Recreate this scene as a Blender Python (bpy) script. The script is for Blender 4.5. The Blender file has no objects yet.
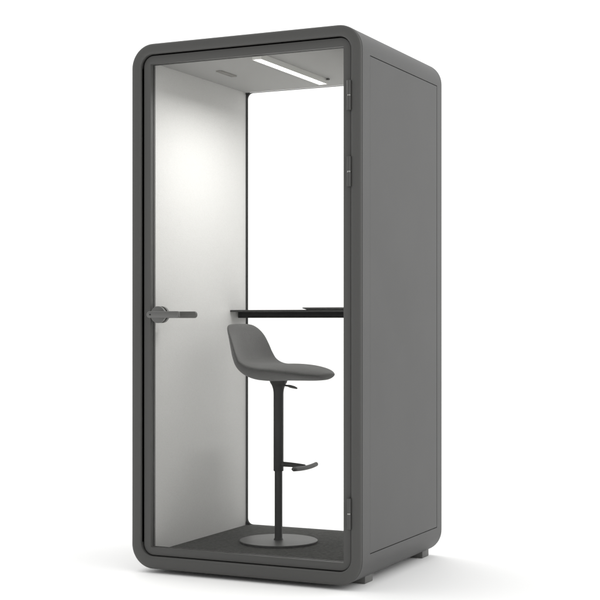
import bpy, bmesh, math
from mathutils import Vector
scn = bpy.context.scene
COL = scn.collection

# ------------------------------------------------------------------ materials
def new_mat(name):
    m = bpy.data.materials.new(name); m.use_nodes = True
    return m, m.node_tree.nodes, m.node_tree.links, m.node_tree.nodes['Principled BSDF']

def surf(name, col, rough=.5, metal=0., bump=0., bscale=300., var=0., vscale=6., spec=.5, sheen=0., rvar=0., coat=0.):
    m, N, L, p = new_mat(name)
    p.inputs['Base Color'].default_value = (*col, 1)
    p.inputs['Roughness'].default_value = rough
    p.inputs['Metallic'].default_value = metal
    p.inputs['Specular IOR Level'].default_value = spec
    p.inputs['Coat Weight'].default_value = coat
    if sheen: p.inputs['Sheen Weight'].default_value = sheen; p.inputs['Sheen Roughness'].default_value = .5
    tc = N.new('ShaderNodeTexCoord')
    if var:
        n = N.new('ShaderNodeTexNoise'); n.inputs['Scale'].default_value = vscale; n.inputs['Detail'].default_value = 6
        L.new(tc.outputs['Object'], n.inputs['Vector'])
        r = N.new('ShaderNodeMapRange'); r.inputs['From Min'].default_value = .3; r.inputs['From Max'].default_value = .7
        r.inputs['To Min'].default_value = 1 - var; r.inputs['To Max'].default_value = 1 + var
        L.new(n.outputs['Fac'], r.inputs['Value'])
        mx = N.new('ShaderNodeVectorMath'); mx.operation = 'SCALE'; mx.inputs[0].default_value = col
        L.new(r.outputs['Result'], mx.inputs['Scale']); L.new(mx.outputs['Vector'], p.inputs['Base Color'])
    if rvar:
        n = N.new('ShaderNodeTexNoise'); n.inputs['Scale'].default_value = 3.5; n.inputs['Detail'].default_value = 8
        L.new(tc.outputs['Object'], n.inputs['Vector'])
        r = N.new('ShaderNodeMapRange'); r.inputs['From Min'].default_value = .3; r.inputs['From Max'].default_value = .7
        r.inputs['To Min'].default_value = rough - rvar; r.inputs['To Max'].default_value = rough + rvar
        L.new(n.outputs['Fac'], r.inputs['Value']); L.new(r.outputs['Result'], p.inputs['Roughness'])
    if bump:
        n = N.new('ShaderNodeTexNoise'); n.inputs['Scale'].default_value = bscale; n.inputs['Detail'].default_value = 3
        L.new(tc.outputs['Object'], n.inputs['Vector'])
        b = N.new('ShaderNodeBump'); b.inputs['Strength'].default_value = bump; b.inputs['Distance'].default_value = .002
        L.new(n.outputs['Fac'], b.inputs['Height']); L.new(b.outputs['Normal'], p.inputs['Normal'])
    return m

def fabric(name, col, scale, amp, rough=.95, sheen=.3, speck=.25):
    """woven cloth: two crossed waves plus fibre noise, as colour speckle and bump"""
    m, N, L, p = new_mat(name)
    p.inputs['Roughness'].default_value = rough
    p.inputs['Specular IOR Level'].default_value = .15
    p.inputs['Sheen Weight'].default_value = sheen
    tc = N.new('ShaderNodeTexCoord')
    n = N.new('ShaderNodeTexNoise'); n.inputs['Scale'].default_value = scale; n.inputs['Detail'].default_value = 4
    n.inputs['Roughness'].default_value = .7
    L.new(tc.outputs['Object'], n.inputs['Vector'])
    v = N.new('ShaderNodeTexVoronoi'); v.inputs['Scale'].default_value = scale * 1.3
    L.new(tc.outputs['Object'], v.inputs['Vector'])
    add = N.new('ShaderNodeMath'); add.operation = 'MULTIPLY_ADD'; add.inputs[1].default_value = .5
    L.new(v.outputs['Distance'], add.inputs[0]); L.new(n.outputs['Fac'], add.inputs[2])
    r = N.new('ShaderNodeMapRange'); r.inputs['From Min'].default_value = .45; r.inputs['From Max'].default_value = 1.0
    r.inputs['To Min'].default_value = 1 + speck; r.inputs['To Max'].default_value = 1 - speck
    L.new(add.outputs[0], r.inputs['Value'])
    mx = N.new('ShaderNodeVectorMath'); mx.operation = 'SCALE'; mx.inputs[0].default_value = col
    L.new(r.outputs['Result'], mx.inputs['Scale']); L.new(mx.outputs['Vector'], p.inputs['Base Color'])
    b = N.new('ShaderNodeBump'); b.inputs['Strength'].default_value = amp; b.inputs['Distance'].default_value = .002
    L.new(add.outputs[0], b.inputs['Height']); L.new(b.outputs['Normal'], p.inputs['Normal'])
    return m

def glass(name, tint, refl):
    m = bpy.data.materials.new(name); m.use_nodes = True
    N, L = m.node_tree.nodes, m.node_tree.links
    for n in list(N):
        if n.type == 'BSDF_PRINCIPLED': N.remove(n)
    out = [n for n in N if n.type == 'OUTPUT_MATERIAL'][0]
    t = N.new('ShaderNodeBsdfTransparent'); t.inputs['Color'].default_value = (*tint, 1)
    g = N.new('ShaderNodeBsdfGlossy'); g.inputs['Roughness'].default_value = .01
    f = N.new('ShaderNodeFresnel'); f.inputs['IOR'].default_value = 1.45
    k = N.new('ShaderNodeMath'); k.operation = 'MULTIPLY'; k.inputs[1].default_value = refl
    mx = N.new('ShaderNodeMixShader')
    L.new(f.outputs[0], k.inputs[0]); L.new(k.outputs[0], mx.inputs[0])
    L.new(t.outputs[0], mx.inputs[1]); L.new(g.outputs[0], mx.inputs[2]); L.new(mx.outputs[0], out.inputs['Surface'])
    return m

M = dict(
    paint=surf('grey_powder_coat', (.0605, .0605, .0595), .52, bump=.05, bscale=900, var=.01, vscale=1.2, spec=.35, rvar=.015),
    frame=surf('grey_frame_coat', (.067, .0665, .064), .45, bump=.05, bscale=900, var=.01, vscale=1.2, spec=.35, rvar=.015),
    panel=surf('grey_side_panel_coat', (.0605, .0605, .0595), .52, bump=.05, bscale=900, var=.01, vscale=1.2, spec=.35, rvar=.015),
    seal=surf('black_rubber', (.02, .02, .02), .7, spec=.2),
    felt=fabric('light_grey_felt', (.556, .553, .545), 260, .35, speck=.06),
    ceil=fabric('shaded_ceiling_felt', (.246, .244, .238), 260, .35, speck=.06),  # same felt as the walls, colour darkened to paint in the unlit ceiling
    carpet=fabric('charcoal_carpet', (.038, .038, .035), 62, 1.0, speck=.5, sheen=.05),
    desk=surf('black_desk_laminate', (.030, .030, .029), .5, bump=.05),
    apron=surf('black_desk_steel', (.010, .010, .010), .6, spec=.2),
    lap=surf('dark_grey_aluminium', (.24, .24, .235), .4, .6),
    lid=surf('black_lid', (.03, .03, .03), .35),
    seat=fabric('grey_wool_upholstery', (.069, .069, .067), 200, 1.0, speck=.30),
    steel=surf('black_stool_steel', (.017, .017, .0165), .48, bump=.04, bscale=700, spec=.28),
    base=surf('dark_base_steel', (.050, .050, .0485), .46, .0, spec=.3, rvar=.03),
    handle=surf('satin_grey_handle', (.125, .125, .121), .38, .4),
    handle_shaded=surf('shaded_grey_handle', (.095, .095, .09), .5),  # inner lever: handle grey darkened to paint in the shade behind the glass
    hinge=surf('hinge_steel', (.052, .052, .05), .42, .0),
    pin=surf('bright_pin', (.3, .3, .29), .3, .8),
    housing=surf('light_housing', (.62, .62, .60), .4, .1),
    slot=surf('vent_dark', (.10, .10, .095), .8),
    foot=surf('rubber_foot', (.10, .10, .096), .6),
    ground=surf('white_studio_floor', (.93, .93, .928), .7, spec=.1),
    doorglass=glass('door_glass', (.985, .985, .98), .22),
    rearglass=glass('rear_glass', (.99, .99, .985), .30),
)
m, N, L, p = new_mat('lamp_diffuser')
p.inputs['Base Color'].default_value = (.9, .9, .9, 1)
p.inputs['Emission Color'].default_value = (1, .995, .98, 1); p.inputs['Emission Strength'].default_value = 5.0
M['lamp'] = m

# ------------------------------------------------------------------ mesh helpers
def link(name, bm, mat, parent=None, smooth=35, loc=None):
    bmesh.ops.remove_doubles(bm, verts=bm.verts, dist=1e-6)
    bmesh.ops.recalc_face_normals(bm, faces=bm.faces)
    me = bpy.data.meshes.new(name); bm.to_mesh(me); bm.free()
    me.materials.append(mat)
    if smooth:
        for f in me.polygons: f.use_smooth = True
        me.set_sharp_from_angle(angle=math.radians(smooth))
    o = bpy.data.objects.new(name, me); COL.objects.link(o)
    if parent: o.parent = parent
    if loc: o.location = loc
    return o

def bx(bm, x0, x1, y0, y1, z0, z1, bev=0., seg=2):
    t = bmesh.new(); bmesh.ops.create_cube(t, size=1)
    for v in t.verts:
        v.co = Vector(((x0 + x1) / 2 + v.co.x * (x1 - x0), (y0 + y1) / 2 + v.co.y * (y1 - y0), (z0 + z1) / 2 + v.co.z * (z1 - z0)))
    if bev: bmesh.ops.bevel(t, geom=t.edges[:], offset=bev, segments=seg, profile=.6, affect='EDGES')
    me = bpy.data.meshes.new('t'); t.to_mesh(me); t.free(); bm.from_mesh(me); bpy.data.meshes.remove(me)

def loft(bm, rings, cap=False, closed_ring=True, wrap=False):
    vs = [[bm.verts.new(c) for c in r] for r in rings]
    n = len(rings[0]); R = len(vs)
    for i in range(R if wrap else R - 1):
        a, b = vs[i], vs[(i + 1) % R]
        for j in range(n if closed_ring else n - 1):
            k = (j + 1) % n
            try: bm.faces.new((a[j], a[k], b[k], b[j]))
            except ValueError: pass
    if cap:
        bm.faces.new(vs[0]); bm.faces.new(vs[-1])
    return vs

def lathe(bm, prof, cx, cy, seg=64, axis='z', cap=True):
    rings = []
    for r, h in prof:
        ring = []
        for k in range(seg):
            a = 2 * math.pi * k / seg
            if axis == 'z': ring.append((cx + r * math.cos(a), cy + r * math.sin(a), h))
            else: ring.append((cx + r * math.cos(a), h, cy + r * math.sin(a)))
        rings.append(ring)
    loft(bm, rings, cap=cap)

def tube(bm, pts, rads, seg=16, cap=True, up=Vector((0, 0, 1))):
    pts = [Vector(q) for q in pts]; rings = []
    for i, q in enumerate(pts):
        t = (pts[min(i + 1, len(pts) - 1)] - pts[max(i - 1, 0)]).normalized()
        a = t.cross(up).normalized(); b = a.cross(t)
        r = rads[i] if isinstance(rads, (list, tuple)) else rads
        rings.append([q + a * r * math.cos(2 * math.pi * k / seg) + b * r * math.sin(2 * math.pi * k / seg) for k in range(seg)])
    loft(bm, rings, cap=cap)

def rr(ins, y, rad, nz=14, W=1.05, Z0=.035, Z1=2.235, dx=0., zb=.152, zt=2.122, kb=1.):
    """rounded rectangle in the xz plane; dx pushes the flat of both sides inwards between zb and zt"""
    x0, x1, z0, z1 = ins, W - ins, Z0 + ins * kb, Z1 - ins
    rad = max(rad, .0005); out = []
    def arc(cx, cz, a0):
        for i in range(nz + 1):
            a = a0 + math.pi / 2 * i / nz
            out.append((cx + rad * math.cos(a), y, cz + rad * math.sin(a)))
    arc(x1 - rad, z0 + rad, -math.pi / 2)
    out += [(x1, y, zb), (x1 - dx, y, zb), (x1 - dx, y, zt), (x1, y, zt)]
    arc(x1 - rad, z1 - rad, 0)
    arc(x0 + rad, z1 - rad, math.pi / 2)
    out += [(x0, y, zt), (x0 + dx, y, zt), (x0 + dx, y, zb), (x0, y, zb)]
    arc(x0 + rad, z0 + rad, math.pi)
    return out

def empty(name, loc, label, cat):
    o = bpy.data.objects.new(name, None); COL.objects.link(o); o.location = loc
    o.empty_display_size = .1
    o['label'] = label; o['category'] = cat
    return o

GZ = .018        # ground height
RO = .100        # outer corner radius of the shell
D = .938

# ------------------------------------------------------------------ the booth
booth = empty('phone_booth', (0, 0, 0), 'tall dark grey office phone booth with rounded corners, glass door and lit light grey interior', 'phone booth')

# shell: outer skin, rear return and inner liner as one closed ring
bm = bmesh.new()
rings = []
def r_at(i): return max(RO - i, .004)
rings.append(rr(.004, .0145, r_at(.004)))
rings.append(rr(.0012, .0150, r_at(.0012)))
rings.append(rr(0, .0165, RO)); rings.append(rr(0, .0185, RO)); rings.append(rr(0, .0895, RO))
rings.append(rr(0, .0915, RO)); rings.append(rr(0, .0915, RO, dx=.007))
rings.append(rr(0, .8705, RO, dx=.007)); rings.append(rr(0, .8705, RO))
rings.append(rr(0, D - .010, RO)); rings.append(rr(0, D - .006, RO)); rings.append(rr(.0018, D - .0018, RO - .0018)); rings.append(rr(.006, D, RO - .006))
rings.append(rr(.042, D, RO - .042)); rings.append(rr(.045, D - .003, RO - .045))
rings.append(rr(.045, .0145, RO - .045))
loft(bm, rings, wrap=True)
shell = link('body_shell', bm, M['paint'], booth, 30)

# front frame: a softly bull-nosed ring standing 3 mm clear of the shell
bm = bmesh.new(); rings = []
prof = [(.0065, .013), (.0012, .0115), (.0004, .0085), (.0014, .0055), (.0040, .0028), (.0090, .0008), (.016, -.0002), (.024, -.0006), (.032, -.0002),
        (.038, .0006), (.0420, .0020), (.0440, .0042), (.0450, .0075), (.0450, .062), (.0400, .062)]
for i, y in prof: rings.append(rr(i, y, r_at(i), kb=1.18))
loft(bm, rings, wrap=True)
link('front_frame', bm, M['frame'], booth, 50)
# black recess behind the frame gap
bm = bmesh.new()
loft(bm, [rr(.0455, .052, .0545, kb=1.18), rr(.058, .052, .044, kb=1.18), rr(.058, .060, .044, kb=1.18), rr(.0455, .060, .0545, kb=1.18)], wrap=True)
link('door_seal', bm, M['seal'], booth)

for side in (0, 1):
    bm = bmesh.new()
    x0, x1 = (1.0436, 1.0500) if side else (0, .0064)
    bx(bm, x0, x1, .0920, .8675, .1550, 2.1190, .0012)
    link('side_panel', bm, M['panel'], booth, 0)

# feet
for fx in (.04, .92):
    for fy in (.160, .820):
        bm = bmesh.new()
        bx(bm, fx, fx + .08, fy, fy + .082, GZ, .075, .004)
        f = link('foot', bm, M['foot'], booth)

# interior linings
bm = bmesh.new(); bx(bm, .0455, .080, .064, .885, .082, 2.188, .002); link('wall_lining', bm, M['felt'], booth)
bm = bmesh.new(); bx(bm, .970, 1.0045, .064, .885, .082, 2.188, .002); link('wall_lining', bm, M['felt'], booth)
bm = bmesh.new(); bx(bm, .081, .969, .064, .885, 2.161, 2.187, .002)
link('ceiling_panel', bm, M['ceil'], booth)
bm = bmesh.new(); bx(bm, .081, .969, .064, .885, .083, .101, .003); link('carpet', bm, M['carpet'], booth)

# rear window: black gasket ring with rounded inner corners and a clear pane
bm = bmesh.new()
def rw(x0, x1, z0, z1, y, rad, n=8):
    out = []
    for cx, cz, a0 in ((x1 - rad, z0 + rad, -90), (x1 - rad, z1 - rad, 0), (x0 + rad, z1 - rad, 90), (x0 + rad, z0 + rad, 180)):
        for i in range(n + 1):
            a = math.radians(a0 + 90 * i / n); out.append((cx + rad * math.cos(a), y, cz + rad * math.sin(a)))
    return out
A = (.0815, .9685, .1015, 2.1605); B = (.0855, .9640, .1030, 2.1597)
loft(bm, [rw(*A, .886, .002), rw(*B, .886, .028), rw(*B, .900, .028), rw(*A, .900, .002)], wrap=True)
rw_o = link('rear_window', bm, M['seal'], booth, 30)
bm = bmesh.new(); bx(bm, .062, .988, .901, .909, .088, 2.182, .0005); link('glass_pane', bm, M['rearglass'], rw_o, 0)
bm = bmesh.new()
loft(bm, [rr(.0455, .911, .0545), rr(.060, .911, .040), rr(.060, .930, .040), rr(.0455, .930, .0545)], wrap=True)
link('rear_bead', bm, M['frame'], booth)

# door: frame ring, glass, hinges, handle
bm = bmesh.new()
DX0, DX1, DZ0, DZ1 = .0540, 1.0010, .0915, 2.1855     # outer of leaf
IX0, IX1, IZ0, IZ1 = .0868, .9690, .1240, 2.1500     # glass opening
def dr(o, i, y):   # o inset from outer profile
    return rw(DX0 + o, DX1 - o, DZ0 + o, DZ1 - o, y, .046 - o * .9, 10)
def di(o, y):
    return rw(IX0 - o, IX1 + o, IZ0 - o, IZ1 + o, y, .0012, 10)
loft(bm, [dr(0, 0, .050), dr(0, 0, .0165), dr(.0008, 0, .0145), dr(.0025, 0, .0138), di(.0020, .0138), di(.0005, .0144), di(0, .0160),
          di(0, .050)], wrap=True)
door = link('door', bm, M['frame'], booth, 40)
bm = bmesh.new(); bx(bm, .0800, .9740, .026, .034, .1190, 2.1550, .0004); link('glass_pane', bm, M['doorglass'], door, 0)
bm = bmesh.new()
loft(bm, [di(-.0002, .0345), di(-.0012, .0350), di(-.0012, .0380), di(-.0002, .0380)], wrap=True)
link('glazing_bead', bm, M['seal'], door)
for zc, hh in ((1.9545, .060), (1.6565, .0605), (.320, .062)):
    bm = bmesh.new(); hx, hy, r = .9990, .0000, .0090
    lathe(bm, [(.004, zc - hh), (r, zc - hh + .002), (r, zc - .0035), (r - .001, zc - .0025)], hx, hy, 24)
    lathe(bm, [(r - .001, zc + .0025), (r, zc + .0035), (r, zc + hh - .002), (.004, zc + hh)], hx, hy, 24)
    bx(bm, hx - .0022, hx + .0022, hy + .003, .020, zc - hh + .004, zc + hh - .004)
    h = link('hinge', bm, M['hinge'], door)
    bm = bmesh.new(); lathe(bm, [(.0078, zc - .0030), (.0078, zc + .0030)], hx, hy, 24); link('pin', bm, M['pin'], h)
# handle
HZ = 1.0995
for y0, y1 in ((.009, .0255), (.0345, .052)):
    bm = bmesh.new(); s = -1 if y0 < 0 else 1
    ya, yb = (y1, y0) if s < 0 else (y0, y1)
    lathe(bm, [(.0350, ya), (.0350, yb - s * .004), (.0340, yb - s * .0015), (.032, yb), (.001, yb)], .124, HZ, 48, axis='y')
    link('handle_rosette', bm, M['handle'], door)
def capsule(bm, x0, x1, z, h, y0, y1, left=True, right=True, n=14, er=.006):
    pts = []
    r = h / 2
    def ring(y, k):
        o = []
        rr_ = r - k
        e = max(er - k, .001); cz = h / 2 - er
        if right:
            o += [(x1 - er + e * math.cos(a), y, z - cz + e * math.sin(a)) for a in [(-math.pi / 2 + math.pi / n * i) for i in range(n // 2 + 1)]]
            o += [(x1 - er + e * math.cos(a), y, z + cz + e * math.sin(a)) for a in [(math.pi / n * i) for i in range(n // 2 + 1)]]
        else: o += [(x1, y, z - rr_), (x1, y, z + rr_)]
        if left: o += [(x0 + r + rr_ * math.cos(a), y, z + rr_ * math.sin(a)) for a in [(math.pi / 2 + math.pi * i / n) for i in range(n + 1)]]
        else: o += [(x0, y, z + rr_), (x0, y, z - rr_)]
        return o
    loft(bm, [ring(y0 + .003, .003), ring(y0 + .003, .003)], False)
    bm.clear()
    loft(bm, [ring(y0, .003), ring(y0 + .001, .001), ring(y0 + .003, 0), ring(y1 - .003, 0), ring(y1 - .001, .001), ring(y1, .003)], cap=True)
for yy, s in ((-.052, -1), (.094, 1)):
    bm = bmesh.new(); capsule(bm, .106, .260, HZ, .028, yy, yy + .014, True, True, er=.006 if s < 0 else .012)
    t = bmesh.new(); y2 = (yy + .012, -.001) if s < 0 else (.055, yy + .002)
    lathe(t, [(.0105, y2[0]), (.0105, y2[1])], .124, HZ, 32, axis='y')
    me = bpy.data.meshes.new('t'); t.to_mesh(me); t.free(); bm.from_mesh(me)
    link('handle_lever', bm, M['handle'] if s < 0 else M['handle_shaded'], door, 40)
bm = bmesh.new(); lathe(bm, [(.0035, -.0530), (.0035, -.0515)], .124, HZ, 20, axis='y'); link('keyhole', bm, M['seal'], door)

# ceiling light: long slim surface profile, bright diffuser below
LX0, LX1, LY0, LY1 = .548, .590, .050, .705
bm = bmesh.new()
bx(bm, LX0, LX0 + .003, LY0, LY1, 2.137, 2.1606); bx(bm, LX1 - .003, LX1, LY0, LY1, 2.137, 2.1606)
bx(bm, LX0 + .0031, LX1 - .0031, LY0, LY0 + .003, 2.1372, 2.1606); bx(bm, LX0 + .0031, LX1 - .0031, LY1 - .003, LY1, 2.1372, 2.1606)
cl = link('ceiling_light', bm, M['housing'], booth, 30)
cl_d = bmesh.new(); bx(cl_d, LX0 + .0032, LX1 - .0032, LY0 + .0032, LY1 - .0032, 2.1385, 2.150); link('diffuser', cl_d, M['lamp'], cl, 0)
bm = bmesh.new(); bx(bm, LX1 + .002, LX1 + .013, LY1 - .020, LY1 - .006, 2.153, 2.1606, .001); link('sensor', bm, M['slot'], booth)

# air vent: shallow framed slot in the ceiling
bm = bmesh.new()
bx(bm, .236, .262, .310, .313, 2.1548, 2.1606); bx(bm, .236, .262, .450, .453, 2.1548, 2.1606)
bx(bm, .236, .239, .3132, .4498, 2.1548, 2.1606); bx(bm, .259, .262, .3132, .4498, 2.1548, 2.1606)
for k in range(3): bx(bm, .2420 + k * .0055, .2445 + k * .0055, .3134, .4496, 2.1552, 2.1606)
link('air_vent', bm, surf('vent_grey', (.27, .265, .25), .7), booth, 30)

# desk
bm = bmesh.new(); bx(bm, .0805, .9695, .728, .884, 1.1155, 1.1245, .0015)
desk = link('desk', bm, M['desk'], booth, 30)
bm = bmesh.new(); bx(bm, .0808, .9692, .807, .8835, 1.0875, 1.1154, .001); link('apron', bm, M['apron'], desk, 30)

# ------------------------------------------------------------------ closed laptop lying on the desk
lap = empty('laptop', (.62, .76, 1.1246), 'thin dark closed laptop lying flat on the black desk, overhanging its front edge', 'laptop')
def slab(x0, x1, y0, y1, z0, z1, under):
    b = bmesh.new(); rings = []
    def q(ins, z, r):
        out = []
        for cx, cy, a0 in ((x1 - r - ins, y0 + r + ins, -90), (x1 - r - ins, y1 - r - ins, 0), (x0 + r + ins, y1 - r - ins, 90), (x0 + r + ins, y0 + r + ins, 180)):
            for i in range(7):
                a = math.radians(a0 + 15 * i); out.append((cx + r * math.cos(a), cy + r * math.sin(a), z))
        return out
    loft(b, [q(under, z0, .006), q(0, z1 - .0012, .006), q(.0006, z1, .006)], cap=True)
    return b
link('base', slab(-.165, .165, -.040, .115, 0, .0068, .014), M['lap'], lap, 30)
link('lid', slab(-.1655, .1655, -.0405, .1155, .0070, .0102, .0006), M['lid'], lap, 30)

# ------------------------------------------------------------------ bar stool
SX, SY, FZ = .450, .490, .1012
stool = empty('bar_stool', (SX, SY, FZ), 'grey upholstered low back bar stool on a black column with round base plate', 'bar stool')
def L_(z): return z - FZ
bm = bmesh.new()
lathe(bm, [(.001, 0), (.168, 0), (.1715, .001), (.1725, .0035), (.1722, .0085), (.1700, .0100), (.10, .0108), (.030, .0114), (.001, .0115)], 0, 0, 128)
link('base_plate', bm, M['base'], stool, 30)
bm = bmesh.new()
lathe(bm, [(.0215, .0114), (.0205, .014), (.0185, .0165), (.0172, .019), (.0172, L_(.42))], 0, 0, 48)
link('column', bm, M['steel'], stool, 35)
bm = bmesh.new()
lathe(bm, [(.0180, L_(.4135)), (.0212, L_(.4140)), (.0222, L_(.4155)), (.0222, L_(.745)), (.0225, L_(.760)), (.0240, L_(.772)),
           (.0270, L_(.783)), (.0310, L_(.793)), (.0365, L_(.801)), (.040, L_(.812))], 0, 0, 48)
link('sleeve', bm, M['steel'], stool, 35)

# footrest: collar, arm and a slightly bowed cross bar
bm = bmesh.new()
tube(bm, [(.015, 0, L_(.445)), (.06, 0, L_(.444)), (.10, 0, L_(.442)), (.128, 0, L_(.440))], [.0115, .0105, .0095, .0085], 16)
fr = link('footrest', bm, M['steel'], stool, 40)
bm = bmesh.new(); pts = []; rad = []
for i in range(25):
    t = -1 + 2 * i / 24
    pts.append((.140 - .006 * t * t, -.012 + .124 * t, L_(.436) + .005 * t * t))
    rad.append(.0100 * (1 - max(0, abs(t) - .94) ** 2 * 120))
tube(bm, pts, rad, 20)
link('foot_bar', bm, surf('footbar_steel', (.03, .03, .029), .5), fr, 50)

# height lever
bm = bmesh.new()
tube(bm, [(.018, 0, L_(.792)), (.05, -.004, L_(.789))], [.0045, .0040], 12)
lev = link('height_lever', bm, M['steel'], stool, 40)
bm = bmesh.new()
tube(bm, [(.048, -.004, L_(.7895)), (.060, -.005, L_(.787)), (.080, -.006, L_(.783)), (.094, -.007, L_(.779))], [.0050, .0065, .0060, .0035], 12)
link('lever_tip', bm, M['hinge'], lev, 40)

# seat shell: stations along a spine, closed rounded cross-sections
#          x     z      half-width  thickness  edge lift
ST = [( .241, .835, .020, .004, .000), ( .238, .8355, .056, .020, .000), ( .227, .838, .098, .036, .000), ( .190, .844, .148, .051, .001), ( .130, .850, .178, .062, .004),
      ( .060, .852, .191, .067, .009), (-.020, .850, .193, .069, .017), (-.085, .855, .190, .067, .028), (-.130, .876, .186, .060, .036),
      (-.155, .912, .181, .050, .039), (-.168, .955, .176, .043, .035), (-.177, .995, .168, .038, .027), (-.184, 1.024, .155, .034, .017), (-.190, 1.045, .133, .028, .008), (-.193, 1.056, .102, .018, .003), (-.194, 1.0595, .052, .008, .000)]
def cr(P, t):
    n = len(P) - 1; f = min(max(t * n, 0), n - 1e-6); i = int(f); u = f - i
    g = lambda k: P[min(max(k, 0), n)]
    out = []
    for a, b, c_, d in zip(g(i - 1), g(i), g(i + 1), g(i + 2)):
        out.append(.5 * ((2 * b) + (-a + c_) * u + (2 * a - 5 * b + 4 * c_ - d) * u * u + (-a + 3 * b - 3 * c_ + d) * u ** 3))
    return out
NS, NR = 90, 56
bm = bmesh.new(); rings = []
for i in range(NS + 1):
    t = i / NS
    x, z, w, th, lf = cr(ST, t)
    x2, z2 = cr(ST, min(t + .01, 1))[:2]; x1, z1 = cr(ST, max(t - .01, 0))[:2]
    T = Vector((x2 - x1, 0, z2 - z1)).normalized()
    Nn = Vector((T.z, 0, -T.x))           # towards the sitter: up on the seat, forward on the back
    if Nn.z < 0 and abs(T.x) > .5: Nn = -Nn
    if abs(T.x) <= .5 and Nn.x < 0: Nn = -Nn
    ring = []
    for k in range(NR):
        a = 2 * math.pi * k / NR
        ca, sa = math.cos(a), math.sin(a)
        lat = w * math.copysign(abs(ca) ** .76, ca)
        q = abs(lat) / max(w, 1e-4)
        off = th / 2 * math.copysign(abs(sa) ** .9, sa) * (1 - .25 * q ** 4)
        if sa < 0: off *= 1 + .18 * (1 - q * q)
        P0 = Vector((x, 0, z)) + Nn * (off + lf * q ** 2.8)
        ring.append((P0.x, lat, P0.z - FZ))
    rings.append(ring)
loft(bm, rings, cap=True)
seat = link('seat', bm, M['seat'], stool, 60)
sub = seat.modifiers.new('sub', 'SUBSURF'); sub.levels = 1; sub.render_levels = 1
# mounting cup under the seat
bm = bmesh.new()
lathe(bm, [(.030, L_(.806)), (.042, L_(.812)), (.044, L_(.825)), (.040, L_(.835))], 0, 0, 40)
link('seat_mount', bm, M['steel'], stool, 40)

# ------------------------------------------------------------------ setting
bm = bmesh.new(); S = 120
vs = [bm.verts.new(c) for c in ((-S, -S, GZ), (S, -S, GZ), (S, S, GZ), (-S, S, GZ))]; bm.faces.new(vs)
g = link('floor', bm, M['ground'], None, 0); g['kind'] = 'structure'

# ------------------------------------------------------------------ world: white studio, dimmer behind the camera
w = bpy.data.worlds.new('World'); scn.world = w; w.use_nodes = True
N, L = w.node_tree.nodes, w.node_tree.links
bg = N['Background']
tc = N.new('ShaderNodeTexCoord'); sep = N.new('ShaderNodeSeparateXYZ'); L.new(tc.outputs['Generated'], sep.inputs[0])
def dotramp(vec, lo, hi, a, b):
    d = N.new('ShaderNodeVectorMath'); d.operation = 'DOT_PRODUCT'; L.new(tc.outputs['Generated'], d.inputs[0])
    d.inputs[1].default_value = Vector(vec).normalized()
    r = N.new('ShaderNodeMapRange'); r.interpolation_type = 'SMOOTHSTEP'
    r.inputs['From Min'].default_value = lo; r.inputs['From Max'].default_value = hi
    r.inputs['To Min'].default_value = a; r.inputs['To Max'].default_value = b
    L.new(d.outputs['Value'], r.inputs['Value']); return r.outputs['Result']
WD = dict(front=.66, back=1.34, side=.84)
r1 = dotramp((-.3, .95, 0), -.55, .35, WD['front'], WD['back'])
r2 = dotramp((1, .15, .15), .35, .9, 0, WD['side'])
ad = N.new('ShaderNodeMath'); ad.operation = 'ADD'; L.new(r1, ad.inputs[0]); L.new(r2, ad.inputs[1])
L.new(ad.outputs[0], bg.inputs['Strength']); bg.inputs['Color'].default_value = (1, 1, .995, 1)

def area(name, loc, target, size, power, sy=None):
    l = bpy.data.lights.new(name, 'AREA'); l.shape = 'RECTANGLE' if sy else 'SQUARE'; l.size = size
    if sy: l.size_y = sy
    l.energy = power; l.color = (1, .995, .98)
    o = bpy.data.objects.new(name, l); COL.objects.link(o); o.location = loc
    o.rotation_euler = (Vector(target) - Vector(loc)).to_track_quat('-Z', 'Y').to_euler()
    return o
sl = bpy.data.lights.new('overhead_key', 'SUN'); sl.energy = .72; sl.angle = math.radians(55); sl.color = (1, .995, .98)
so = bpy.data.objects.new('overhead_key', sl); COL.objects.link(so)
so.rotation_euler = Vector((.45, -.25, -1)).to_track_quat('-Z', 'Y').to_euler()
# the booth's own ceiling lamp
la = area('ceiling_lamp', ((LX0 + LX1) / 2, (LY0 + LY1) / 2, 2.1365), ((LX0 + LX1) / 2, (LY0 + LY1) / 2, 0), .034, 9.6, .63)
la.data.spread = math.radians(163); la.data.color = (1, .997, .985)

# ------------------------------------------------------------------ camera
cam = bpy.data.cameras.new('camera'); co = bpy.data.objects.new('camera', cam); COL.objects.link(co)
co.location = (3.130, -4.934, 1.073); co.rotation_euler = (math.radians(90), 0, math.radians(25.4))
cam.sensor_width = 36; cam.lens = 36 * 1376 / 600; cam.shift_y = 21 / 600
cam.clip_end = 500; cam.clip_start = .05
scn.camera = co
scn.view_settings.view_transform = 'Standard'; scn.view_settings.look = 'None'
scn.view_settings.exposure = 0; scn.view_settings.gamma = 1
scn.render.engine = 'CYCLES'
scn.cycles.max_bounces = 12; scn.cycles.transparent_max_bounces = 16
